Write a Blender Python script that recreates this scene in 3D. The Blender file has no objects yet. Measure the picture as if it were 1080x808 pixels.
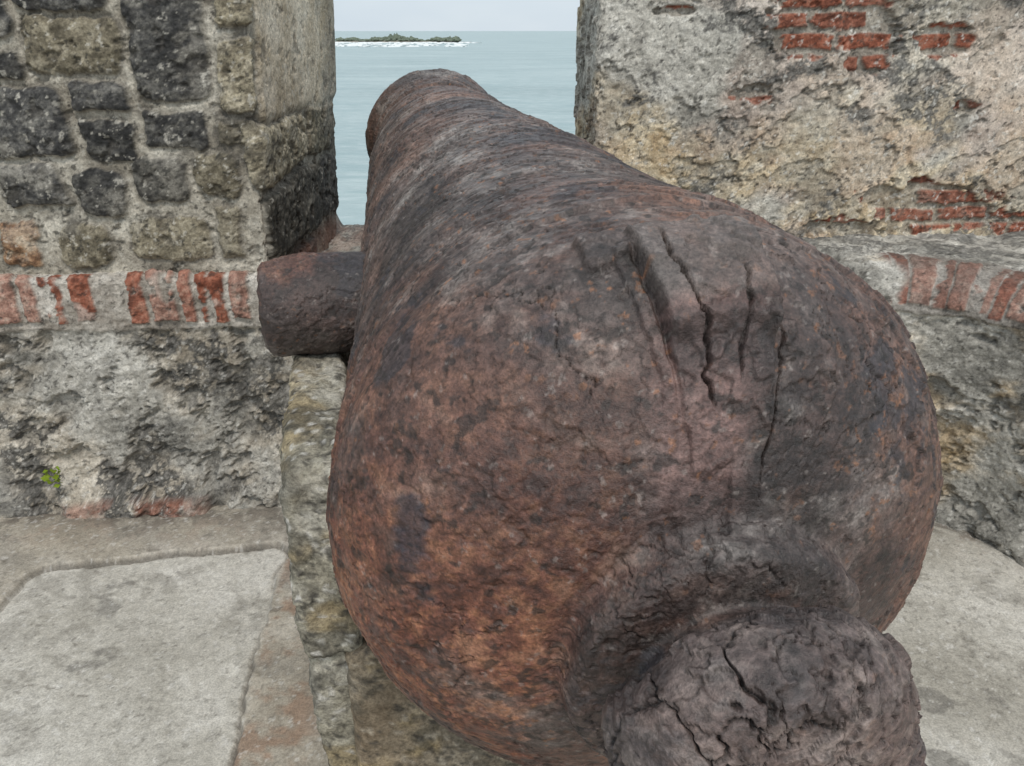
import bpy, bmesh, math, numpy as np, time
from mathutils import Vector
T0=time.time()
f4=np.float32
scene=bpy.context.scene
RS=np.random.RandomState(11)
TAB=(RS.rand(64*64*64).astype(f4)*2-1)

# ------------------------------------------------------------ noise
def vnoise(x,y,z):
    xi=np.floor(x).astype(np.int32); yi=np.floor(y).astype(np.int32); zi=np.floor(z).astype(np.int32)
    fx=x-xi; fy=y-yi; fz=z-zi
    fx=fx*fx*(3-2*fx); fy=fy*fy*(3-2*fy); fz=fz*fz*(3-2*fz)
    x0=(xi&63)<<12; x1=((xi+1)&63)<<12
    y0=(yi&63)<<6; y1=((yi+1)&63)<<6
    z0=zi&63; z1=(zi+1)&63
    def L(a,b,c): return TAB[a|b|c]
    a=L(x0,y0,z0)*(1-fx)+L(x1,y0,z0)*fx
    b=L(x0,y1,z0)*(1-fx)+L(x1,y1,z0)*fx
    c=L(x0,y0,z1)*(1-fx)+L(x1,y0,z1)*fx
    d=L(x0,y1,z1)*(1-fx)+L(x1,y1,z1)*fx
    return ((a*(1-fy)+b*fy)*(1-fz)+(c*(1-fy)+d*fy)*fz).astype(f4)
def fbm(P,scale,oct=5,rough=.5,seed=0):
    x,y,z=[(P[...,i]*scale).astype(f4) for i in range(3)]
    x=x+seed*7.31+3.1; y=y+seed*3.77+1.7; z=z+seed*5.13+9.2
    x,y,z=(.8*x+.6*y, -.48*x+.64*y+.6*z, .36*x-.48*y+.8*z)
    s=0; a=1.; tot=0
    for o in range(oct):
        s=s+a*vnoise(x,y,z); tot+=a; a*=rough
        x,y,z=(x*1.62+y*1.18+.3*z+4.1, -x*1.17+y*1.60+.15*z+2.3, z*1.97-.2*x+.25*y+7.7)
    return s/tot*1.6
def worley(P,scale,seed=0):
    x,y,z=[(P[...,i]*scale+seed*3.3).astype(f4) for i in range(3)]
    xi=np.floor(x).astype(np.int32); yi=np.floor(y).astype(np.int32); zi=np.floor(z).astype(np.int32)
    F1=np.full(x.shape,9.,f4); F2=np.full(x.shape,9.,f4); ID=np.zeros(x.shape,f4)
    for i in (-1,0,1):
        for j in (-1,0,1):
            for k in (-1,0,1):
                cx=xi+i; cy=yi+j; cz=zi+k
                h=((cx&63)<<12)|((cy&63)<<6)|(cz&63)
                px=cx+.5+.45*TAB[h]; py=cy+.5+.45*TAB[(h+7919)&262143]; pz=cz+.5+.45*TAB[(h+15013)&262143]
                d=np.sqrt((px-x)**2+(py-y)**2+(pz-z)**2)
                cl=d<F1
                F2=np.where(cl,F1,np.minimum(F2,d)); ID=np.where(cl,TAB[(h+31)&262143],ID); F1=np.where(cl,d,F1)
    return F1,F2,ID
def sst(a,b,x):
    t=np.clip((x-a)/(b-a),0,1); return t*t*(3-2*t)
def terrace(x,sharp=.7):
    f=np.floor(x); return f+sst(sharp,1,x-f)
def stack(*a): return np.stack(np.broadcast_arrays(*a),-1).astype(f4)
def rampc(x,st):
    xs_=[s[0] for s in st]; return np.stack([np.interp(x,xs_,[s[1][k] for s in st]) for k in range(3)],-1).astype(f4)
def mixc(f,a,b):
    f=np.clip(f,0,1)[...,None].astype(f4); b=np.asarray(b,f4); return a*(1-f)+b*f

# ------------------------------------------------------------ mesh helpers
def link(o,parent=None):
    scene.collection.objects.link(o)
    if parent: o.parent=parent
    return o
def set_col(me,C):
    C=C.reshape(-1,3); a=me.attributes.new('col','FLOAT_COLOR','POINT')
    a.data.foreach_set('color',np.concatenate([np.clip(C,.004,1),np.ones((len(C),1))],1).reshape(-1).astype(f4))
def grid_mesh(name,P,C,mat,closed=False,parent=None):
    nu,nv=P.shape[:2]
    I=np.arange(nu*nv,dtype=np.int32).reshape(nu,nv)
    I2=np.vstack([I,I[:1]]) if closed else I
    q=np.stack([I2[:-1,:-1],I2[1:,:-1],I2[1:,1:],I2[:-1,1:]],-1).reshape(-1,4)
    me=bpy.data.meshes.new(name)
    me.vertices.add(nu*nv); me.vertices.foreach_set('co',P.reshape(-1).astype(f4))
    n=len(q); me.loops.add(n*4); me.loops.foreach_set('vertex_index',q.reshape(-1))
    me.polygons.add(n); me.polygons.foreach_set('loop_start',np.arange(0,n*4,4,dtype=np.int32))
    try: me.polygons.foreach_set('loop_total',np.full(n,4,np.int32))
    except Exception: pass
    me.update(calc_edges=True)
    me.polygons.foreach_set('use_smooth',np.ones(n,bool))
    if C is not None: set_col(me,C)
    me.materials.append(mat)
    return link(bpy.data.objects.new(name,me),parent)
def vec_disp(P,scale,amp,oct=5,rough=.55,seed=0):
    return P+amp*np.stack([fbm(P,scale,oct,rough,seed+i*11) for i in range(3)],-1)
def rough_box(name,lo,hi,mat,res=.01,rnd=.015,frame=None,disp=None,parent=None,colf=None):
    lo=np.array(lo,f4); hi=np.array(hi,f4)
    Ps=[];Qs=[];off=0
    for ax in range(3):
        a,b=[(1,2),(2,0),(0,1)][ax]
        na=max(2,int((hi[a]-lo[a])/res)+1); nb=max(2,int((hi[b]-lo[b])/res)+1)
        A,B=np.meshgrid(np.linspace(lo[a],hi[a],na),np.linspace(lo[b],hi[b],nb),indexing='ij')
        for side in (0,1):
            P=np.zeros((na,nb,3),f4); P[...,a]=A;P[...,b]=B;P[...,ax]=hi[ax] if side else lo[ax]
            I=np.arange(na*nb).reshape(na,nb)+off; off+=na*nb
            q=np.stack([I[:-1,:-1],I[1:,:-1],I[1:,1:],I[:-1,1:]],-1).reshape(-1,4)
            if not side: q=q[:,::-1]
            Ps.append(P.reshape(-1,3));Qs.append(q)
    P=np.concatenate(Ps);Q=np.concatenate(Qs).astype(np.int32)
    C=np.clip(P,lo+rnd,hi-rnd); d=P-C; L=np.linalg.norm(d,axis=1,keepdims=True)+1e-9
    P=C+d/L*np.minimum(L,rnd)
    if frame is not None:
        O,X,Y,Z=frame; P=O+P[:,:1]*X+P[:,1:2]*Y+P[:,2:3]*Z
    P=P.astype(f4); P0=P
    if disp: P=disp(P)
    me=bpy.data.meshes.new(name); me.from_pydata(P.tolist(),[],Q.tolist())
    me.polygons.foreach_set('use_smooth',np.ones(len(Q),bool))
    if colf: set_col(me,colf(P0))
    me.materials.append(mat)
    bm=bmesh.new(); bm.from_mesh(me); bmesh.ops.remove_doubles(bm,verts=bm.verts,dist=1e-5); bm.to_mesh(me); bm.free()
    return link(bpy.data.objects.new(name,me),parent)
def empty(name): return link(bpy.data.objects.new(name,None))

# ------------------------------------------------------------ node helper
class NT:
    def __init__(s,name):
        s.m=bpy.data.materials.new(name); s.m.use_nodes=True; s.t=s.m.node_tree
        s.t.nodes.clear(); s.out=s.t.nodes.new('ShaderNodeOutputMaterial')
        s.b=s.t.nodes.new('ShaderNodeBsdfPrincipled'); s.t.links.new(s.b.outputs[0],s.out.inputs[0])
        s.co=s.t.nodes.new('ShaderNodeTexCoord').outputs['Object']
    def n(s,ty): return s.t.nodes.new(ty)
    def l(s,a,b):
        if isinstance(a,(int,float)): b.default_value=a
        elif isinstance(a,tuple): b.default_value=(a+(1,)) if len(a)==3 and b.type=='RGBA' else a
        else: s.t.links.new(a,b)
    def attr(s,k):
        a=s.n('ShaderNodeAttribute'); a.attribute_name=k; return a.outputs['Color']
    def map(s,scale=(1,1,1),loc=(0,0,0)):
        m=s.n('ShaderNodeMapping'); s.l(s.co,m.inputs[0]); m.inputs['Scale'].default_value=scale; m.inputs['Location'].default_value=loc; return m.outputs[0]
    def noise(s,scale,detail=3,rough=.6,dist=0,co=None):
        n=s.n('ShaderNodeTexNoise'); s.l(co if co is not None else s.co,n.inputs['Vector'])
        n.inputs['Scale'].default_value=scale;n.inputs['Detail'].default_value=detail;n.inputs['Roughness'].default_value=rough;n.inputs['Distortion'].default_value=dist
        return n.outputs['Fac']
    def rr(s,fac,a,b,c=0,d=1):
        n=s.n('ShaderNodeMapRange'); n.interpolation_type='SMOOTHSTEP'; s.l(fac,n.inputs[0])
        n.inputs[1].default_value=a;n.inputs[2].default_value=b;n.inputs[3].default_value=c;n.inputs[4].default_value=d; return n.outputs[0]
    def ramp(s,fac,st):
        r=s.n('ShaderNodeValToRGB'); s.l(fac,r.inputs[0]); e=r.color_ramp.elements
        while len(e)<len(st): e.new(.5)
        for i,(p,c) in enumerate(st): e[i].position=p; e[i].color=tuple(c)+(1,)
        return r.outputs[0]
    def mix(s,fac,a,b,mode='MIX'):
        m=s.n('ShaderNodeMix'); m.data_type='RGBA'; m.blend_type=mode; m.clamp_factor=True
        s.l(fac,m.inputs[0]); s.l(a,m.inputs[6]); s.l(b,m.inputs[7]); return m.outputs[2]
    def scale(s,col,f):
        v=s.n('ShaderNodeVectorMath'); v.operation='SCALE'; s.l(col,v.inputs[0]); s.l(f,v.inputs['Scale']); return v.outputs[0]
    def bump(s,h,strength,dist,prev=None):
        b=s.n('ShaderNodeBump'); b.inputs['Strength'].default_value=strength; b.inputs['Distance'].default_value=dist
        s.l(h,b.inputs['Height'])
        if prev is not None: s.l(prev,b.inputs['Normal'])
        return b.outputs[0]
    def fin(s,col,rough,norm=None,spec=.3):
        s.l(col,s.b.inputs['Base Color']); s.l(rough,s.b.inputs['Roughness']); s.b.inputs['Specular IOR Level'].default_value=spec
        if norm is not None: s.l(norm,s.b.inputs['Normal'])
        return s.m
def surf(name,s1,d1,s2,d2,contrast,rough,spec):
    m=NT(name); g1=m.noise(s1,4,.72); g2=m.noise(s2,3,.7)
    c=m.scale(m.attr('col'),m.rr(g1,.3,.7,1-contrast,1+contrast)); c=m.scale(c,m.rr(g2,.3,.7,1-contrast,1+contrast))
    b=m.bump(g1,.8,d1); b=m.bump(g2,.7,d2,b)
    return m.fin(c,m.rr(g2,.3,.7,rough-.1,rough+.08),b,spec)
IRON=surf('rusted_iron',120,.0026,380,.0011,.30,.50,.45)
STONE=surf('rubble_masonry',60,.006,190,.0022,.24,.9,.2)
PLAS=surf('weathered_plaster',60,.0055,190,.002,.22,.92,.15)
CONC=surf('worn_concrete',60,.0022,240,.0012,.14,.88,.25)
PED=surf('pedestal_concrete',60,.006,230,.0025,.28,.93,.2)
def simple(name,c0,c1,scale,rough=.9,bd=.05):
    m=NT(name); n=m.noise(scale,5,.7)
    return m.fin(m.ramp(n,[(.3,c0),(.7,c1)]),rough,m.bump(n,.6,bd),.2)
CAPM=simple('wall_core_mortar',(.16,.15,.13),(.34,.32,.28),9)

# ------------------------------------------------------------ cannon
B=np.array([.122,.626,.824],f4); D=np.array([-.197,.978,.0705]); D/=np.linalg.norm(D)
RT=np.cross(D,[0,0,1]); RT/=np.linalg.norm(RT); UP=np.cross(RT,D)
D=D.astype(f4);RT=RT.astype(f4);UP=UP.astype(f4)
def dome(s): return .292*math.sqrt(max(0,1-(s/.198)**2))
prof=[(-.334,.0),(-.3335,.03),(-.332,.055),(-.327,.073),(-.316,.087),(-.300,.0945),(-.280,.0955),(-.264,.090),(-.253,.080),(-.244,.073),
      (-.234,.070),(-.222,.071),(-.216,.076),(-.213,.092),(-.211,.106),(-.207,.113),(-.199,.116),(-.186,.117),(-.180,.119),(-.177,.124)]
prof+=[(s,dome(s)) for s in np.linspace(-.173,-.01,22)]
prof+=[(.0,.292),(.05,.288),(.12,.279),(.3,.264),(.56,.251),(.9,.234),(1.2,.216),(1.5,.194),(1.62,.186),(1.68,.188),(1.73,.199),(1.77,.206),(1.80,.202),(1.808,.185),(1.81,.13),(1.81,.085),(1.80,.078),(1.4,.076)]
prof=np.array(prof)
for _ in range(2):
    q=[prof[0]]
    for a,b in zip(prof[:-1],prof[1:]): q+= [a*.75+b*.25,a*.25+b*.75]
    q.append(prof[-1]); prof=np.array(q)
arc=np.concatenate([[0],np.cumsum(np.hypot(*np.diff(prof,axis=0).T))])
aa=[0.]
while aa[-1]<arc[-1]:
    s=np.interp(aa[-1],arc,prof[:,0]); aa.append(aa[-1]+(.0014 if s<.15 else .0014+.0024*(s-.15)))
aa=np.array(aa[:-1]+[arc[-1]])
S=np.interp(aa,arc,prof[:,0]); R=np.interp(aa,arc,prof[:,1])
dS=np.gradient(S,aa); dR=np.gradient(R,aa); LN=np.hypot(dS,dR)+1e-9
NS=(-dR/LN); NR=(dS/LN)
t=np.linspace(0,1,1150,endpoint=False)*2-1
ph=np.pi*(t*.78+.22*t**5)
PH,SS=np.meshgrid(ph,S,indexing='ij'); PH=PH.astype(f4);SS=SS.astype(f4)
_,RR=np.meshgrid(ph,R,indexing='ij');RR=RR.astype(f4)
rad=np.cos(PH)[...,None]*UP+np.sin(PH)[...,None]*RT
knoff=(.008*sst(-.13,-.19,SS)+.035*sst(-.205,-.27,SS))[...,None]*UP-(.008*sst(-.13,-.19,SS)+.014*sst(-.20,-.27,SS))[...,None]*RT
P=B+SS[...,None]*D+RR[...,None]*rad+knoff
N=NS[None,:,None].astype(f4)*D+NR[None,:,None].astype(f4)*rad
L=stack(RR*np.sin(PH),SS,RR*np.cos(PH))
quiet=1-.8*sst(-.150,-.175,SS)
w1=fbm(L,9,4,.55,1); w2=fbm(L,24,5,.6,2)
h=.0035*fbm(L,4.5,3,.5,3)+.0014*w1
Lc=stack(L[...,0]*.55+.03*w1,SS*1.5+.03*w1+.018*w2,L[...,2]*.55)
fl=fbm(Lc,9,6,.56,5); tv=fl*2.4+.5
lay=terrace(tv,.92); fr=tv-np.floor(tv); ledge=sst(.88,.94,fr)*(1-sst(.98,1,fr))
rgp=sst(-.2,.35,PH)*sst(1.3,.9,PH)*sst(-.16,-.12,SS)*sst(.25,.1,SS)
layamp=(.0011+.0010*sst(.02,.22,SS)+.0020*rgp)*quiet
h+=layamp*lay
fl2=fbm(L+.012*stack(w2,w1,w2),20,5,.58,15); tv2=fl2*2.2+.5; h+=.0012*quiet*terrace(tv2,.88); fr2=tv2-np.floor(tv2); ledge2=sst(.84,.92,fr2)*(1-sst(.97,1,fr2))
p48=fbm(L,52,4,.62,6); pit=sst(.38,.75,p48)*sst(-.1,.3,fbm(L,7,3,.5,16)); h-=.0022*pit
fine=fbm(L,140,3,.65,8); h+=.0005*fine
rp=np.abs(fbm(L,9,6,.6,9)); crack=sst(.013,.0,rp)*sst(.05,.3,fbm(L,5,3,.5,10))*quiet; h-=.0032*crack
sw=SS+.012*w1+.005*w2
for s0,s1,a in [(.060,.120,.0035),(.60,.66,.003),(1.58,1.61,.006)]:
    h+=a*sst(s0-.002,s0+.002,sw)*(1-sst(s1-.003,s1+.003,sw))
across=(PH-.02)*np.maximum(RR,.1)
smooth=sst(.050,.020,np.abs(across+.02*w1+.025))*sst(-.185,-.165,SS)*sst(-.08,-.11,SS)
h=h*(1-.45*smooth)
# vent field : flat slab of scale, torn off at its rear end
a_=(PH+.010)*.27+.004*w2+.003*w1; b_=SS+.062+.005*w2
al_=a_+.012*np.clip(b_,-.1,0)
blk=sst(-.046,-.042,al_)*sst(.044,.040,a_)*sst(-.105,-.098,b_)*sst(.034,.026,b_)
prf=np.interp(b_,[-.110,-.09,-.062,-.054,-.046,-.030,.03],[.001,.005,.008,.010,.021,.022,.014])
jg=fbm(L,16,5,.6,12)*2.0+.5; jag=terrace(jg,.86); jf=jg-np.floor(jg)
h=h*(1-.4*blk)+blk*(prf+.0026*jag)
slot=sst(.0024,.0006,np.abs(a_+.022+.12*(b_+.03)+.008*w2))*sst(-.085,-.075,b_)*sst(.022,.010,b_); h-=.009*slot*blk
slot2=sst(.0022,.0006,np.abs(a_-.012-.10*(b_+.03)+.009*w2))*sst(-.075,-.065,b_)*sst(-.01,-.025,b_); h-=.006*slot2*blk
side=sst(.0020,.0,np.abs(a_-.050-.10*(b_+.03)-.010*w2))*sst(-.115,-.10,b_)*sst(.035,.02,b_); h-=.007*side
lump=sst(-.080,-.074,a_)*sst(-.040,-.046,a_)*sst(.004,.010,b_)*sst(.050,.042,b_); h+=lump*(.008+.003*jag)
rim=sst(-.060,-.058,a_+.004*w2)*sst(-.046,-.049,a_)*sst(-.08,-.06,b_)*sst(.02,.01,b_); h+=rim*.005
scab=sst(.000,.008,a_+.014*w1)*sst(.110,.103,a_+.016*w1)*sst(-.125,-.120,b_+.012*w1)*sst(-.045,-.052,b_+.012*w1)*(1-blk); h+=scab*.0040
km=(1-sst(-.240,-.222,SS))
k1=np.where(S<-.17)[0].max()+1
Lk=L[:,:k1]; wv=stack(fbm(Lk,15,5,.6,20),fbm(Lk,15,5,.6,21),fbm(Lk,15,5,.6,22))*.026
F1,F2,ID=worley(Lk+wv,14,1); e1=F2-F1
G1,G2,ID2=worley(Lk+wv*.8,36,2); e2=G2-G1
kc=sst(.026,.006,e1)*sst(-.3,-.05,fbm(Lk,12,2,.5,30)); kc2=sst(.036,.010,e2)*sst(-.1,.3,fbm(Lk,14,3,.5,25))
kt=fbm(Lk,20,5,.6,27)*2.8; ktf=kt-np.floor(kt)
K=np.zeros_like(h)
K[:,:k1]=.0018*ID-.0042*kc-.0024*kc2+.006*fbm(Lk,9,3,.5,26)+.0030*terrace(kt,.88)+.0010*fbm(Lk,70,3,.6,28)
h=h*(1-.6*km)+K*km
CK=np.zeros_like(h); CK[:,:k1]=np.maximum(kc,kc2*.7); KL=np.zeros_like(h); KL[:,:k1]=sst(.82,.91,ktf)*(1-sst(.97,1,ktf))
fil=sst(-.216,-.212,SS)*sst(-.172,-.180,SS)
crk=np.maximum.reduce([crack*.8,slot*.9*blk,slot2*.9*blk,side])*(1-km)+CK*km; crk=np.maximum(crk,CK*fil*.6)
ft=fbm(L,26,5,.6,32)*2.5; ff=ft-np.floor(ft)
h+=fil*(.0020*fbm(L,14,3,.5,31)+.0012*terrace(ft,.82)-.002*CK)
fade=np.clip(RR/.02,0,1)*np.where(SS>1.803,.3,1)
P=P+(h*fade)[...,None]*N

def iron_color(L,zs,low,smooth,km,crk,fl,ledge,pit,seed=0):
    a=fbm(L,5,7,.62,100+seed); b=fbm(L,17,6,.66,101+seed); c=fbm(L,8,6,.66,102+seed); d=fbm(L,70,4,.7,103+seed); e=fbm(L,190,2,.6,104+seed)
    col=rampc(a+.35*b,[(-.55,(.040,.031,.029)),(-.2,(.080,.053,.046)),(.1,(.135,.080,.063)),(.5,(.195,.108,.078))])
    grey=rampc(b+.35*d,[(-.6,(.056,.048,.046)),(0,(.125,.104,.096)),(.4,(.205,.180,.166)),(.7,(.29,.265,.245))])
    gf=sst(-.15,.50,c+.2*d)*.70+.42*sst(.0,.5,zs)-.06
    col=mixc(np.clip(gf,0,.9),col,grey)
    rf=sst(-.15,.30,fbm(L,6,6,.66,107+seed)+.15*d)*low
    col=mixc(rf*.8,col,rampc(d+.6*b,[(-.7,(.085,.032,.022)),(0,(.205,.072,.042)),(.6,(.34,.145,.075))]))
    col=mixc(smooth*.85,col,rampc(d+b,[(-.6,(.125,.076,.068)),(.6,(.195,.120,.106))]))
    bf=sst(.30,.42,fbm(L,8,6,.66,109+seed)+.12*d); col=mixc(bf*.75,col,(.038,.037,.043))
    col=mixc(sst(.42,.60,fbm(L,85,3,.65,110+seed))*.7,col,(.024,.020,.018))
    col=mixc(sst(.55,.72,fbm(L,130,3,.65,111+seed))*sst(-.2,.3,c)*.55,col,(.29,.130,.062))
    col=mixc(sst(.60,.80,fbm(L,150,3,.65,113+seed))*.35,col,(.33,.29,.265))
    kcol=rampc(b+.5*d,[(-.6,(.045,.037,.036)),(0,(.115,.092,.086)),(.5,(.21,.175,.16))])
    col=mixc(km*.7,col,kcol)
    col=mixc(ledge*.62,col,(.030,.022,.019)); col=mixc(pit*.5,col,(.045,.026,.020))
    col=mixc(crk*.85,col,(.014,.011,.010))
    return col*(1+.25*e)[...,None]
low=np.clip(sst(.14,-.14,RR*np.cos(PH)+.05*w1+.10*np.sin(PH))*sst(.45,.0,SS)*sst(-.205,-.17,SS)+.16,0,1)
LE=np.maximum(ledge*sst(.2,1.,layamp/.0018),ledge2*.7*quiet)*(1-km)*(1-.7*smooth); LE=np.maximum(LE,KL*km*.8); LE=np.maximum(LE,fil*.7*sst(.78,.88,ff)*(1-sst(.96,1,ff)))
LE=np.maximum(LE,.7*blk*sst(.78,.86,jf)*(1-sst(.95,1,jf)))
CO=iron_color(L,SS,low,smooth,np.maximum(km,.35*fil),crk,fl,LE,pit)
bp=sst(1.3,.7,np.hypot((PH+1.22)/.15,(SS+.112)/.013)+1.1*w2+.9*w1); CO=mixc(bp*.75,CO,(.026,.029,.040))
CO=mixc(blk*sst(-.040,-.048,b_)*sst(-.085,-.055,b_)*.65,CO,(.040,.034,.034))
CO=mixc(blk*sst(-.04,-.03,b_)*.35,CO,(.20,.175,.16))
cannon=empty('cannon')
grid_mesh('barrel',P,CO,IRON,closed=True,parent=cannon)
TC=B+.575*D-.002*UP
for sg,nm in ((-1,'trunnion_left'),(1,'trunnion_right')):
    l=np.array([.20,.30,.38,.394,.400,.400,.400]); r=np.array([.080,.079,.077,.074,.066,.03,0])
    la=np.concatenate([[0],np.cumsum(np.hypot(np.diff(l),np.diff(r)))]); t=np.linspace(0,la[-1],190)
    l=np.interp(t,la,l); r=np.interp(t,la,r)
    A,LL=np.meshgrid(np.linspace(0,2*np.pi,320,endpoint=False),l,indexing='ij'); _,Rr=np.meshgrid(A[:,0],r,indexing='ij')
    rd=np.cos(A)[...,None]*UP+np.sin(A)[...,None]*D*sg
    Pt=(TC+LL[...,None]*RT*sg+Rr[...,None]*rd).astype(f4)
    f_=fbm(Pt,16,5,.6,41)*2.5; ff=f_-np.floor(f_)
    hh=.003*fbm(Pt,10,3,.6,40)+.0014*terrace(f_,.85)-.0010*sst(.3,.7,fbm(Pt,60,4,.6,42))
    Pn=Pt+(hh*np.clip(Rr/.02,0,1))[...,None]*rd-((.004*np.abs(fbm(Pt,25,3,.5,44)))*sst(.38,.395,LL))[...,None]*RT*sg
    z0=0*A
    grid_mesh(nm,Pn,iron_color(Pt,z0+.0,z0+.45,z0+.1,z0+.1,z0,fbm(Pt,15,4,.6,5),.5*sst(.8,.9,ff)*(1-sst(.97,1,ff)),z0,60)*.95,IRON,closed=True,parent=cannon)
print('cannon',P.shape,time.time()-T0)

# ------------------------------------------------------------ path patches
def make_path(pts,dens,corner=.02):
    pts=np.array(pts,float); al=np.concatenate([[0],np.cumsum(np.hypot(*np.diff(pts,axis=0).T))])
    u=[0.]
    while u[-1]<al[-1]:
        x=np.interp(u[-1],al,pts[:,0]); u.append(u[-1]+dens(x))
    u=np.array(u)
    def at(v): return np.stack([np.interp(v,al,pts[:,0]),np.interp(v,al,pts[:,1])],-1)
    ks=np.linspace(-corner,corner,9); pos=np.mean([at(np.clip(u+k,0,al[-1])) for k in ks],axis=0)
    tg=np.mean([at(np.clip(u+k+.01,0,al[-1]))-at(np.clip(u+k-.01,0,al[-1])) for k in ks],axis=0); tg/=np.linalg.norm(tg,axis=1,keepdims=True)
    return u,pos,np.stack([tg[:,1],-tg[:,0]],-1),al

# ---- left rubble wall
Lp=[(-3.2,1.80),(-1.5,1.875),(-.62,1.885),(-.592,2.60),(-.60,2.66),(-3.2,2.70)]
u,pos,nr,al=make_path(Lp,lambda x:.003 if -1.42<x<-.5 else .02)
cu=al[2]; U=u-cu-.62
msk=u<al[4]+.25; u,pos,nr,U=u[msk],pos[msk],nr[msk],U[msk]
zz=np.concatenate([np.arange(.54,1.42,.003),np.arange(1.42,1.95,.02)])
UU,ZZ=np.meshgrid(U,zz,indexing='ij'); UU=UU.astype(f4);ZZ=ZZ.astype(f4)
stones=[(-1.107,-.885,1.16,1.29,.75),(-.872,-.715,1.105,1.345,.2),(-.695,-.60,1.25,1.37,.7),(-.70,-.60,1.075,1.235,.72),(-1.25,-1.12,1.15,1.215,.1),(-1.25,-1.12,1.24,1.36,.3),
(-1.022,-.895,1.078,1.148,.15),(-1.25,-1.045,.97,1.13,.3),(-1.022,-.90,.955,1.062,.25),(-.882,-.735,1.0,1.09,.12),(-1.25,-1.10,.85,.955,.3),(-1.082,-.938,.833,.94,.1),
(-.92,-.792,.862,.98,.48),(-.775,-.672,.885,.99,.78),(-1.29,-1.19,.705,.825,.95),(-1.145,-1.01,.70,.81,.62),(-.96,-.765,.715,.83,.8),(-.748,-.682,.72,.86,.55),(-.715,-.61,1.005,1.06,.66),
(-.655,-.25,.90,1.045,.7),(-.60,-.12,.70,.885,.5),(-.22,.08,.91,1.06,.65),(-1.107,-.90,1.30,1.42,.3),(-.10,.1,.70,.89,.2),(-.58,-.2,.55,.68,.3)]
for row,(z0,z1) in enumerate([(.70,.83),(.85,.97),(.99,1.13),(1.15,1.30)]):
    x=-1.31-.04*row
    while x>-3:
        w=RS.uniform(.12,.24); stones.append((x-w,x,z0,z1,RS.rand()*.95)); x-=w+.025
for z0,z1 in [(1.385,1.50),(1.53,1.68),(1.70,1.86)]:
    x=.1
    while x>-3:
        w=RS.uniform(.12,.26)
        if not (z0<1.43 and -1.12<x<-.85): stones.append((x-w,x,z0,z1,RS.rand()))
        x-=w+.03
base=np.stack([np.broadcast_to(pos[:,:1],UU.shape),np.broadcast_to(pos[:,1:],UU.shape),ZZ],-1).astype(f4)
wx=.017*fbm(base,8,4,.55,50); wz=.015*fbm(base,8,4,.55,51); wa=.0065*fbm(base,38,4,.6,52)
sd=np.full(UU.shape,9.,f4); rn=np.full(UU.shape,.5,f4)
for x0,x1,z0,z1,c in stones:
    cx,cz=(x0+x1)/2,(z0+z1)/2; rr=min(x1-x0,z1-z0)*(.14+.16*((c*37)%1))
    qx=np.abs(UU+wx-cx)-(x1-x0)/2+rr; qz=np.abs(ZZ+wz-cz)-(z1-z0)/2+rr
    d=np.hypot(np.maximum(qx,0),np.maximum(qz,0))+np.minimum(np.maximum(qx,qz),0)-rr+wa+.002
    cl=d<sd; sd=np.where(cl,d,sd); rn=np.where(cl,c,rn)
st=sst(.002,-.003,sd)
smp=sst(-.60,-.57,UU+wx)*sst(1.03,1.07,ZZ+wz)
st=st*(1-smp)
rnj=np.sin(rn*91.7)
h=-.010*(1-st)+st*(.004*rnj+.006*sst(0,-.02,sd))+.006*fbm(base,8,5,.58,53)*(1+.2*st)+.0024*fbm(base,60,4,.65,54)
g26=sst(.30,.6,fbm(base,26,4,.6,55)); h+=-.007*g26
h=h*(1-.6*smp)+.008*smp
bat=.10*(ZZ-.7)*sst(-1.0,-.60,np.broadcast_to(pos[:,:1],UU.shape))*np.clip((2.8-UU),0,1)
Pw=base.copy(); Pw[...,0]+=h*nr[:,:1]+.6*bat; Pw[...,1]+=h*nr[:,1:]
a=fbm(base,10,6,.66,200); b=fbm(base,36,5,.7,201); c=fbm(base,120,3,.7,202); e=fbm(base,5,5,.6,203)
col=rampc(a+.4*b,[(-.6,(.27,.242,.195)),(0,(.42,.385,.32)),(.6,(.55,.515,.44))])
dark=rampc(b+.5*c,[(-.6,(.034,.034,.034)),(0,(.076,.074,.071)),(.6,(.165,.158,.142))])
beige=rampc(b+.5*c,[(-.6,(.15,.130,.094)),(0,(.28,.245,.175)),(.6,(.41,.365,.275))])
ochre=rampc(b+.5*c,[(-.6,(.16,.09,.055)),(0,(.33,.20,.115)),(.6,(.45,.35,.25))])
sc_=mixc(sst(.45,.6,rn),dark,beige); sc_=mixc(sst(.88,.94,rn),sc_,ochre)
sc_=sc_*(1+.25*np.sin(rn*47))[...,None]
sc_=mixc(.30*sst(.15,.5,a),sc_,col)
col=mixc(st,col,sc_)
col=mixc(smp,col,rampc(a+.3*b,[(-.6,(.42,.35,.25)),(0,(.60,.52,.40)),(.6,(.70,.63,.51))]))  # smooth cheek plaster, colour raised to stand in for light it misses
col=mixc(sst(.32,.6,fbm(base,9,6,.68,204))*.55*(1-.75*smp),col,(.055,.052,.048))
col=mixc(sst(.43,.63,fbm(base,90,3,.7,205))*.7*(1-.4*smp),col,(.035,.035,.032))
col=mixc(sst(.50,.70,fbm(base,75,3,.7,206))*.6,col,(.58,.55,.48))
col=mixc(g26*.4,col,(.07,.063,.055))
col=mixc(sst(-.004,.003,sd)*sst(.012,.003,sd)*.35*(1-smp),col,(.09,.082,.07))
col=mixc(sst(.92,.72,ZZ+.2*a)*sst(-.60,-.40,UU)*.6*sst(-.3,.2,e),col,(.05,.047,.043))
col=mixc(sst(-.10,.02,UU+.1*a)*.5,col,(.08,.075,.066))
col=mixc(sst(.72,.64,ZZ+.03*a)*sst(-.5,-.3,UU)*.5,col,(.24,.11,.075))
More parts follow.
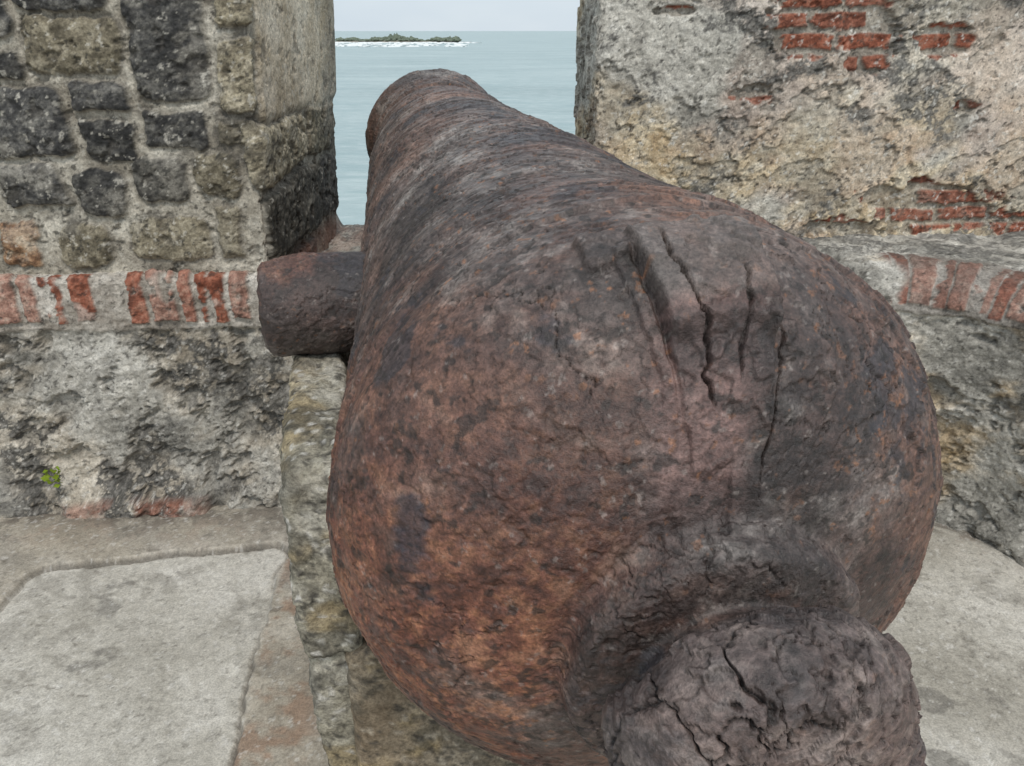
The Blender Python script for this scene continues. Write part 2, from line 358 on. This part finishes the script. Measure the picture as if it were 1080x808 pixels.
stone_wall=empty('stone_wall')
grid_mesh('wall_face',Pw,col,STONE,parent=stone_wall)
rough_box('wall_core',(-3.2,1.96,.5),(-.68,2.55,1.94),CAPM,res=.05,rnd=.02,disp=lambda P:vec_disp(P,4,.01).astype(f4),parent=stone_wall)

def bricks(x,z,bl,bh,j,seed=0):
    r=np.floor(z/bh); xo=x+ (r%2)*bl*.5
    c=np.floor(xo/bl); fx=xo-c*bl; fz=z-r*bh
    d=np.minimum(np.minimum(fx,bl-fx),np.minimum(fz,bh-fz))-j
    hsh=np.sin(c*12.9898+r*78.233+seed)*43758.5453; hsh=hsh-np.floor(hsh)
    return d,hsh
def brick_color(b,c,k):
    r1=rampc(b+.5*c,[(-.6,(.15,.055,.036)),(0,(.30,.105,.064)),(.6,(.40,.19,.13))])
    r2=rampc(b+.5*c,[(-.6,(.23,.13,.10)),(0,(.39,.225,.175)),(.6,(.50,.36,.29))])
    r3=rampc(b+.5*c,[(-.6,(.07,.048,.042)),(0,(.16,.095,.076)),(.6,(.27,.19,.16))])
    o=mixc(sst(.45,.75,k),r1,r2); return mixc(sst(.25,.15,k),o,r3)
# ---- right plaster wall
Rp=[(1.0,2.72),(.22,2.68),(.205,2.62),(.235,2.32),(.9,2.24),(1.75,2.30),(3.4,2.45)]
u,pos,nr,al=make_path(Rp,lambda x:.0034 if x<1.9 else .02)
zz=np.concatenate([np.arange(.54,1.44,.0034),np.arange(1.44,1.95,.02)])
XX,ZZ=np.meshgrid(pos[:,0],zz,indexing='ij')
base=np.stack([XX,np.broadcast_to(pos[:,1:],XX.shape),ZZ],-1).astype(f4); XX=XX.astype(f4);ZZ=ZZ.astype(f4)
wf=fbm(base,10,5,.6,60); wg=fbm(base,40,4,.6,61)
front=np.broadcast_to((u>al[3]-.02)[:,None],XX.shape)
ex=np.full(XX.shape,9.,f4)
for cx,cz,rx,rz in [(.87,1.28,.19,.10),(1.17,1.225,.085,.038),(.67,1.09,.065,.03),(1.26,.775,.22,.075),(1.0,.72,.12,.035),(1.66,1.2,.12,.10),(.45,1.30,.06,.014),(1.55,.70,.10,.05),(.95,1.17,.07,.03),(1.28,1.06,.04,.02)]:
    ex=np.minimum(ex,np.sqrt(((XX-cx)/rx)**2+((ZZ-cz)/rz)**2)-1)
ex=ex+.55*wf+.25*wg
exm=sst(.05,-.05,ex)*front
bd,bh_=bricks(XX+.012*wg+.010*wf,ZZ+.008*wf+.004*wg,.16,.052,.006,3)
bm=sst(-.001,.004,bd+.004*wg)*exm*(bh_>.20)
pe=fbm(base,4.0,6,.6,63)+.06*wg; peel=sst(.12,.135,pe); pedge=sst(.09,.122,pe)*(1-sst(.125,.15,pe))
pe2=fbm(base,9,6,.60,64)+.05*wg; peel2=sst(.22,.24,pe2); pedge2=sst(.19,.225,pe2)*(1-sst(.23,.26,pe2))
h=-.018*exm+.010*bm*(1+.5*np.sin(bh_*50))-.007*peel-.005*peel2+.009*fbm(base,3.5,3,.5,65)+.003*wf+.0018*wg
g24=sst(.38,.65,fbm(base,24,5,.62,66)); h-=.006*g24
h+=(.0009+.0014*peel)*fbm(base,90,3,.6,67)
Pw=base.copy(); Pw[...,0]+=h*nr[:,:1]; Pw[...,1]+=h*nr[:,1:]
a=fbm(base,6,7,.66,210); b=fbm(base,34,5,.7,211); c=fbm(base,110,3,.7,212); e=fbm(base,3,5,.6,213)
col=rampc(a+.3*b,[(-.55,(.33,.312,.275)),(-.2,(.50,.475,.42)),(.15,(.66,.63,.56)),(.6,(.76,.735,.67))])
oc=np.clip(sst(1.15,.80,ZZ)*1.1+.35+.8*sst(.55,.30,XX),0,1)
col=mixc(sst(-.2,.25,e+.3*a)*oc*.8,col,rampc(b+.4*a,[(-.6,(.44,.31,.165)),(0,(.61,.48,.30)),(.6,(.72,.62,.45))]))
col=mixc(sst(.15,.4,fbm(base,2.6,4,.6,218))*.35,col,(.55,.38,.30))
col=mixc(peel*.55*(1-oc*.4),col,rampc(b+.4*a,[(-.5,(.20,.19,.168)),(.5,(.46,.435,.38))]))
col=mixc(peel2*.4,col,(.32,.30,.26)); col=mixc(np.maximum(pedge,pedge2)*.6,col,(.10,.093,.082))
li_bias=np.clip(sst(.34,.24,XX)*.5+.5*sst(1.02,1.25,ZZ)*sst(.35,.7,XX)+.45*sst(.82,.68,ZZ)+.2,0,1)  # more dark blotches on the cheek, upper wall and foot
li=sst(.10,.36,fbm(base,7,7,.70,214)+.25*(li_bias-.4))*sst(-.30,.1,b+.4*c)
col=mixc(li*.88,col,rampc(c+b,[(-.6,(.035,.035,.033)),(.2,(.095,.094,.090)),(.8,(.24,.23,.21))]))
col=mixc(sst(.38,.66,b)*.5,col,(.13,.124,.112))
col=mixc(exm*.7,col,rampc(b,[(-.6,(.20,.175,.145)),(.6,(.42,.385,.325))]))
col=mixc(bm,col,mixc(sst(.3,.6,b+.4*c)*.45,brick_color(b,c,.28+bh_*.35),(.09,.075,.068)))
col=mixc(sst(.46,.64,fbm(base,95,3,.7,216))*.7,col,(.055,.052,.048))
col=mixc(sst(.52,.70,fbm(base,80,3,.7,217))*.55,col,(.78,.76,.70))
plaster_wall=empty('plaster_wall')
grid_mesh('wall_face',Pw,col,PLAS,parent=plaster_wall)
rough_box('wall_core',(.32,2.36,.5),(3.3,2.62,1.94),CAPM,res=.05,rnd=.02,disp=lambda P:vec_disp(P,4,.01).astype(f4),parent=plaster_wall)

# ---- parapet plinth with brick nosing
Pp=[(-3.3,1.70),(-1.5,1.80),(-1.2,1.835),(.80,1.92),(1.0,1.90),(1.11,1.86),(1.20,1.79),(1.27,1.70),(1.34,1.56),(1.45,1.35),(2.2,.9),(3.4,.6)]
u,pos,nr,al=make_path(Pp,lambda x:.0033 if (-1.42<x<-.45 or .85<x<1.75) else .012,corner=.09)
wv=np.concatenate([np.arange(-.02,.90,.0033),np.arange(.90,1.75,.012)])
UU,WW=np.meshgrid(u,wv,indexing='ij'); XX=np.broadcast_to(pos[:,:1],UU.shape).astype(f4)
HT=.69; RC=np.where(XX>.3,.115,.022)
a=np.clip((WW-(HT-RC))/(RC*np.pi/2),0,1)*np.pi/2
z=np.minimum(WW,HT-RC)+RC*np.sin(a); inn=RC*(1-np.cos(a))+np.maximum(WW-(HT-RC)-RC*np.pi/2,0)
nz=np.sin(a); nh=np.cos(a)
Yin=np.minimum(pos[:,1:]-nr[:,1:]*inn,2.75)
base=np.stack([pos[:,:1]-nr[:,:1]*inn,Yin,z],-1).astype(f4)
wf=fbm(base,9,5,.6,70); wg=fbm(base,38,4,.62,71)
left=sst(.3,-.0,XX)
ub=UU+.005*wg+.011*np.sin(UU*61)+.006*np.sin(UU*143+1)+.008*wf
zb=z+.006*wf
rb=sst(.580,.592,z+.012*wf)*sst(.195,.18,inn+.014*wf)*sst(1.00,1.03,XX+.04*wf)
band=np.where(XX>.3,rb,sst(.537,.549,zb)*sst(.155,.14,inn+.01*wf))
PW=np.where(XX>.3,.044,.066)
c_=np.floor(ub/PW); fx=ub-c_*PW; hs=np.sin(c_*12.9898)*43758.5453; hs=hs-np.floor(hs)
hs2=np.sin(c_*39.3)*9631.7; hs2-=np.floor(hs2)
jt=np.where(XX>.3,.0024+.002*hs,.0095+.003*hs)
d=np.minimum(fx,PW-fx)-jt
d=np.minimum(d,np.where(XX>.3,z-.592-.012*hs2,z-.555-.016*hs2)); d=np.minimum(d,np.where(XX>.3,.175-inn-.03*hs,.02-inn*.6))
lw=fbm(base,15,5,.62,72)
bm=sst(-.001,.004,d+.004*wg-.009*sst(.15,.6,lw)*left)*band*np.where(XX>.3,1,(hs2>.06))
low_=1-np.where(XX>.3,rb,sst(.535,.55,zb))
flat_=sst(.15,.2,inn)
low_=low_*(1-flat_)
h=-.014*low_+band*(-.005+.008*bm*(hs*1.4))+.008*fbm(base,4,3,.5,73)+.006*wf*(1-.4*band)+.0038*wg
gg=sst(.10,.50,fbm(base,12,5,.62,74)); h-=low_*.020*gg
h+=.0022*fbm(base,90,3,.65,75)
h+=.035*sst(.12,.0,z+.03*wf)*low_
foot=sst(.045,.03,z+.015*wf)*sst(-1.30,-1.25,XX)*sst(-.85,-.90,XX); h+=.03*foot
h-=.012*sst(.16,.2,inn)*sst(-.2,.3,wf)*sst(.3,.5,XX)
Pw=base.copy(); Pw[...,0]+=h*nr[:,:1]*nh; Pw[...,1]+=h*nr[:,1:]*nh; Pw[...,2]+=h*nz
sill=sst(-.66,-.61,base[...,0])*sst(.28,.22,base[...,0])*sst(.02,.08,inn); Pw[...,2]-=.085*sill
a=fbm(base,6,7,.66,220); b=fbm(base,34,5,.7,221); c=fbm(base,110,3,.7,222); e=fbm(base,4,5,.6,223)
col=rampc(a+.3*b,[(-.6,(.24,.23,.205)),(0,(.43,.41,.365)),(.6,(.66,.635,.575))])
rs_=sst(.8,1.,XX)
ocm=low_*sst(-.25,.20,e+.3*a)*(.25+.75*rs_)
col=mixc(ocm*.9,col,rampc(b,[(-.6,(.42,.29,.15)),(.6,(.68,.54,.36))]))
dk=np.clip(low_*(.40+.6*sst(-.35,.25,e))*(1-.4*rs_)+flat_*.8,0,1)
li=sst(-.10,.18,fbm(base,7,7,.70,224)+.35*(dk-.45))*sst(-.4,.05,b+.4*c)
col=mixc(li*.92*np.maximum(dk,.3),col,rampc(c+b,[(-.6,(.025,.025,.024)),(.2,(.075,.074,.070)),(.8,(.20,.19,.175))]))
lime=band*(1-bm)
lc=rampc(a+.5*b,[(-.6,(.30,.265,.225)),(0,(.50,.46,.405)),(.6,(.66,.625,.57))]); lc=mixc((1-left)*.8,lc,(.15,.13,.115))
col=mixc(lime*(.8+.1*left),col,lc)
bk=brick_color(b,c,np.where(XX>.3,.18+.7*hs2,.18+.8*hs2)); bk=mixc(sst(.2,.6,a+.5*b)*.5,bk,(.09,.078,.07)); bk=mixc(sst(.2,.6,lw)*.6*left,bk,(.50,.44,.385))
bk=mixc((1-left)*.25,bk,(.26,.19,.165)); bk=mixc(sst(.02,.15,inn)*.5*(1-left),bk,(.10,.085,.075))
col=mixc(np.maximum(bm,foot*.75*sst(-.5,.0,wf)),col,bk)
col=mixc(sill*sst(-.3,.1,a)*.5,col,(.22,.12,.085))
col=mixc(sst(.44,.62,fbm(base,95,3,.7,226))*.65,col,(.045,.043,.04))
col=mixc(sst(.52,.70,fbm(base,80,3,.7,227))*.5*low_,col,(.68,.66,.61))
col=mixc(gg*low_*.35,col,(.07,.066,.06))
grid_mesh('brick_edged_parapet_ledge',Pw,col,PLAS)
rough_box('rampart',(-9,2.0,-15),(9,2.74,.56),CAPM,res=.4,rnd=.02)
print('walls',time.time()-T0)

# ------------------------------------------------------------ floor
xs=np.concatenate([np.linspace(-9,-1.6,16,endpoint=False),np.arange(-1.6,1.75,.004),np.linspace(1.75,9,16)])
ys=np.concatenate([np.linspace(-9,.75,16,endpoint=False),np.arange(.75,2.0,.004),[2.1,2.3]])
XX,YY=np.meshgrid(xs,ys,indexing='ij'); base=stack(XX,YY,0*XX)
wf=fbm(base,7,5,.6,80); wg=fbm(base,35,4,.6,81)
rgt=XX-(-.56-.10*(YY-1.2)); lft=-(XX+1.235+.02*wf); top=YY-(1.63+.16*(XX+.9))
qx=np.maximum(rgt,lft)+.05; qy=top+.05
sdl=np.hypot(np.maximum(qx,0),np.maximum(qy,0))+np.minimum(np.maximum(qx,qy),0)-.05+.016*wf+.006*wg
slab=sst(.004,-.004,sdl); gn=sst(-.3,.3,fbm(base,3,4,.6,87)); groove=sst(.008,.002,np.abs(sdl))*(.15+.85*gn)
h=.006*fbm(base,2.2,3,.5,82)+.002*wf+.0008*wg-.014*slab-.012*groove
def polydist(pts):
    d=np.full(XX.shape,9.)
    for (x0,y0),(x1,y1) in zip(pts[:-1],pts[1:]):
        t=np.clip(((XX-x0)*(x1-x0)+(YY-y0)*(y1-y0))/((x1-x0)**2+(y1-y0)**2),0,1)
        d=np.minimum(d,np.hypot(XX-x0-t*(x1-x0)+.02*wf+.004*wg,YY-y0-t*(y1-y0)+.02*wg))
    return d
ck=0
for pl in [[(-1.2,1.22),(-.96,1.187),(-.80,1.12),(-.63,1.114)],[(.85,1.45),(1.02,1.36),(1.3,1.33),(1.7,1.2)],[(1.02,1.36),(1.1,1.15),(1.0,.9)],[(1.3,1.33),(1.35,1.6)]]:
    ck=np.maximum(ck,sst(.0034,.0008,polydist(pl)))
h-=.004*ck
pt=sst(.42,.7,fbm(base,18,5,.62,83))*(1-.6*slab); h-=.004*pt
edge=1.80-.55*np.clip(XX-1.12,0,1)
a=fbm(base,3.5,7,.64,230); b=fbm(base,28,6,.7,231); c=fbm(base,120,3,.7,232); e=fbm(base,2,5,.6,233)
col=rampc(a+.3*b,[(-.6,(.30,.264,.212)),(0,(.42,.38,.315)),(.6,(.54,.50,.435))])
slc=rampc(a+.25*b,[(-.6,(.38,.357,.308)),(0,(.51,.485,.43)),(.6,(.63,.605,.55))])
col=mixc(np.maximum(slab,sst(.3,.5,XX)*.85),col,slc)
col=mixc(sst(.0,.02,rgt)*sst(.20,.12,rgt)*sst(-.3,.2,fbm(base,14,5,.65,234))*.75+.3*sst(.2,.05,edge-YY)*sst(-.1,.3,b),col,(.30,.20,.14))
col=mixc(sst(.18,.5,fbm(base,8,7,.70,235))*.5,col,(.25,.232,.20))
col=mixc(sst(.36,.58,fbm(base,4.5,7,.68,236)+.15*b)*.6,col,(.15,.14,.125))
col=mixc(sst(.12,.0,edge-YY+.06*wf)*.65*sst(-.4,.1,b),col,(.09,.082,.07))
col=mixc(pt*.35,col,(.15,.138,.12)); col=mixc(groove*.65,col,(.08,.07,.058)); col=mixc(ck*.7,col,(.12,.105,.09))
col=mixc(sst(-.02,.08,sdl)*(rgt<0)*sst(-.1,.4,a)*.4,col,(.19,.17,.14))
col=mixc(sst(.48,.66,fbm(base,100,3,.7,237))*.45,col,(.15,.138,.12)); col=mixc(sst(.52,.7,fbm(base,85,3,.7,238))*.4,col,(.72,.70,.66))
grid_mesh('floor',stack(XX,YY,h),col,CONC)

# ------------------------------------------------------------ pedestal
DH=np.array([D[0],D[1],0]); DH/=np.linalg.norm(DH)
O=np.array([TC[0]-.012,TC[1],0]); fr_=(O.astype(f4),RT,DH.astype(f4),np.array([0,0,1],f4))
ped=empty('concrete_pedestal')
def pd(P):
    q=vec_disp(P,11,.008,5,.6,90); q=vec_disp(q,55,.0038,4,.65,95); return q.astype(f4)
def pd2(P):
    q=vec_disp(P,8,.006,5,.6,92); return vec_disp(q,60,.0015,3,.6,97).astype(f4)
def pcol(brown):
    def f(P):
        a=fbm(P,8,6,.66,240); b=fbm(P,45,5,.72,241); c=fbm(P,130,3,.7,242); F1,F2,I=worley(P,75,3)
        if brown: col=rampc(a+.3*b,[(-.6,(.17,.130,.088)),(0,(.30,.245,.175)),(.6,(.43,.375,.295))])
        else: col=rampc(a+.3*b,[(-.6,(.19,.175,.135)),(0,(.34,.315,.25)),(.6,(.50,.475,.41))])
        col=mixc(sst(.22,.48,fbm(P,6,5,.62,243))*.55,col,(.33,.245,.12))
        col=mixc(sst(.08,.42,fbm(P,14,6,.70,246))*.6,col,(.085,.079,.065))
        col=mixc(sst(.42,.32,F1)*(I>.2)*.75,col,rampc(I,[(.1,(.46,.44,.39)),(1,(.64,.62,.58))]) if not brown else (.38,.33,.26))
        col=mixc(sst(.42,.32,F1)*(I<-.6)*.8,col,(.06,.055,.05))
        return mixc(sst(.34,.56,b+.4*c)*.75,col,(.04,.038,.033))
    return f
ty=-.385
rough_box('cheek_left',(-.350,ty,.50),(-.272,.30,.790),PED,res=.0045,rnd=.014,frame=fr_,disp=pd,parent=ped,colf=pcol(0))
rough_box('cheek_right',(.278,ty,.50),(.350,.30,.790),PED,res=.010,rnd=.014,frame=fr_,disp=pd,parent=ped,colf=pcol(0))
rough_box('pier_left',(-.345,ty+.015,-.02),(-.285,.31,.51),PED,res=.0055,rnd=.010,frame=fr_,disp=pd,parent=ped,colf=pcol(0))
rough_box('pier_right',(.285,ty+.015,-.02),(.345,.31,.51),PED,res=.01,rnd=.010,frame=fr_,disp=pd,parent=ped,colf=pcol(0))
rough_box('base_block',(-.300,ty-.015,-.02),(.300,.32,.520),PED,res=.006,rnd=.018,frame=fr_,disp=pd2,parent=ped,colf=pcol(1))

# ------------------------------------------------------------ sprout
LEAF=simple('leaf_green',(.16,.26,.02),(.34,.42,.05),60,.6,.001)
vs=[];fs=[]
rs=np.random.RandomState(5)
for i in range(20):
    o=np.array([-1.262+rs.uniform(-.016,.016),1.79+rs.uniform(-.004,.01),.135+rs.uniform(-.03,.03)])
    d=np.array([rs.uniform(-1,1),rs.uniform(-1.2,-.2),rs.uniform(-.2,1.2)]);d/=np.linalg.norm(d)
    s=np.cross(d,rs.uniform(-1,1,3)); s/=np.linalg.norm(s); n=np.cross(s,d); l=rs.uniform(.014,.026); w=l*.34
    k=len(vs); vs+= [o,o+d*l*.5+s*w,o+d*l+n*l*.15,o+d*l*.5-s*w,o+d*l*.5+n*l*.08]
    fs+=[(k,k+1,k+4),(k+1,k+2,k+4),(k+2,k+3,k+4),(k+3,k,k+4)]
me=bpy.data.meshes.new('wall_sprout'); me.from_pydata([tuple(v) for v in vs],[],fs); me.materials.append(LEAF); link(bpy.data.objects.new('wall_sprout',me))

# ------------------------------------------------------------ sea
SEA=-14.
m=NT('sea_water')
ns=m.noise(.010,4,.6,.5,co=m.map((1,2.4,1))); nw=m.noise(.30,5,.65,.3,co=m.map((1,2.2,1))); nw2=m.noise(.05,4,.6,.3,co=m.map((1,2.8,1)))
col=m.ramp(ns,[(.35,(.27,.365,.37)),(.5,(.32,.42,.425)),(.65,(.38,.475,.475))])
col=m.mix(m.rr(nw,.42,.7,0,.6),col,(.50,.58,.58)); col=m.mix(m.rr(nw2,.48,.66,0,.45),col,(.22,.335,.35))
bp_=m.bump(nw2,.7,1.4); bp_=m.bump(nw,.8,.5,bp_)
SEAM=m.fin(col,.4,bp_,.3)
me=bpy.data.meshes.new('sea'); me.from_pydata([(-60000,2.8,SEA),(60000,2.8,SEA),(60000,90000,SEA),(-60000,90000,SEA),(-60000,-60000,SEA),(60000,-60000,SEA)],[],[(0,1,2,3),(4,5,1,0)])
me.materials.append(SEAM); link(bpy.data.objects.new('sea',me))
isl=empty('island')
ISM=simple('island_rock',(.20,.19,.165),(.38,.36,.31),.2,.9,.5)
VEG=simple('island_scrub',(.13,.16,.13),(.20,.235,.17),.25,.9,.8)
FOAM=simple('surf_foam',(.7,.75,.75),(.85,.87,.87),.3,.7,.1)
gx=np.linspace(-330,-60,220); gy=np.linspace(1150,1290,60); GX,GY=np.meshgrid(gx,gy,indexing='ij'); b=stack(GX,GY,0*GX)
cen=-165; e=1-((GX-cen)/105)**2-((GY-1220)/48)**2; e2=1-((GX+262)/60)**2-((GY-1200)/25)**2
hh=np.maximum(np.clip(e,-.3,1)*3.2,np.clip(e2,-.3,1)*1.6)+fbm(b,.03,5,.6,101)*1.4-.4
grid_mesh('shore',stack(GX,GY,SEA+hh),None,ISM,parent=isl)
bm_=bmesh.new(); rs=np.random.RandomState(3)
for i in range(420):
    x=rs.uniform(-262,-78); y=rs.uniform(1190,1250); q=1-((x-cen)/98)**2-((y-1220)/40)**2
    if q<0.05: continue
    hgt=(1.6+3.9*(.5+.5*math.sin(x*.07+1)+.3*math.sin(x*.21))*q**.4)*rs.uniform(.5,1.5); r=rs.uniform(2.,4.2)
    g=bmesh.ops.create_icosphere(bm_,subdivisions=2,radius=1)
    for v in g['verts']:
        k=1+.35*rs.uniform(-1,1); v.co=Vector((x+v.co.x*r*k,y+v.co.y*r*k,SEA+1.8+hgt*.5+v.co.z*hgt*.6*k))
me=bpy.data.meshes.new('scrub'); bm_.to_mesh(me); bm_.free(); me.materials.append(VEG); link(bpy.data.objects.new('scrub',me),isl)
bm_=bmesh.new()
for i in range(240):
    x=rs.uniform(-340,-50); y=rs.choice([rs.uniform(1110,1170),rs.uniform(860,1080)],p=[.6,.4]); l=rs.uniform(2,10)
    g=bmesh.ops.create_icosphere(bm_,subdivisions=2,radius=1)
    for v in g['verts']:
        k=1+.4*rs.uniform(-1,1); v.co=Vector((x+v.co.x*l*k,y+v.co.y*3*k,SEA+v.co.z*1.1*k))
me=bpy.data.meshes.new('surf'); bm_.to_mesh(me); bm_.free(); me.materials.append(FOAM); link(bpy.data.objects.new('surf',me),isl)

# ------------------------------------------------------------ world + sun
AZ=165; EL=56
w=bpy.data.worlds.new('World'); scene.world=w; w.use_nodes=True; nt=w.node_tree; nt.nodes.clear()
out=nt.nodes.new('ShaderNodeOutputWorld'); bg=nt.nodes.new('ShaderNodeBackground'); sky=nt.nodes.new('ShaderNodeTexSky')
sky.sky_type='NISHITA'; sky.sun_disc=False; sky.sun_elevation=math.radians(EL); sky.sun_rotation=math.radians(AZ); sky.air_density=1.; sky.dust_density=2.5; sky.altitude=10
tc=nt.nodes.new('ShaderNodeTexCoord'); mp=nt.nodes.new('ShaderNodeMapping'); mp.inputs['Scale'].default_value=(1,1,3)
nz_=nt.nodes.new('ShaderNodeTexNoise'); nz_.inputs['Scale'].default_value=2.2; nz_.inputs['Detail'].default_value=4
rp_=nt.nodes.new('ShaderNodeValToRGB'); rp_.color_ramp.elements[0].position=.3; rp_.color_ramp.elements[0].color=(.64,.74,.83,1); rp_.color_ramp.elements[1].position=.7; rp_.color_ramp.elements[1].color=(.86,.92,.95,1)
sc=nt.nodes.new('ShaderNodeVectorMath'); sc.operation='SCALE'; sc.inputs['Scale'].default_value=11.0
mx=nt.nodes.new('ShaderNodeMix'); mx.data_type='RGBA'; mx.inputs[0].default_value=.8
nt.links.new(tc.outputs['Generated'],mp.inputs[0]); nt.links.new(mp.outputs[0],nz_.inputs['Vector']); nt.links.new(nz_.outputs['Fac'],rp_.inputs[0])
nt.links.new(rp_.outputs[0],sc.inputs[0]); nt.links.new(sky.outputs[0],mx.inputs[6]); nt.links.new(sc.outputs[0],mx.inputs[7])
nt.links.new(mx.outputs[2],bg.inputs[0]); bg.inputs[1].default_value=.104; nt.links.new(bg.outputs[0],out.inputs[0])
sl=bpy.data.lights.new('sun','SUN'); sl.energy=1.5; sl.angle=math.radians(10); sl.color=(1,.94,.86)
so=link(bpy.data.objects.new('sun',sl))
az=math.radians(AZ); el=math.radians(EL); sd_=Vector((math.sin(az)*math.cos(el),math.cos(az)*math.cos(el),math.sin(el)))
so.rotation_euler=sd_.to_track_quat('Z','Y').to_euler(); so.location=(0,0,10)

cam=bpy.data.cameras.new('camera'); co=link(bpy.data.objects.new('camera',cam)); cam.sensor_width=36; cam.lens=26.67
cam.clip_start=.02; cam.clip_end=200000
co.location=(0,0,1.25); co.rotation_euler=(math.radians(90-24.9),0,0); scene.camera=co
scene.view_settings.view_transform='Standard'; scene.view_settings.look='None'; scene.view_settings.exposure=0
print('done',time.time()-T0)
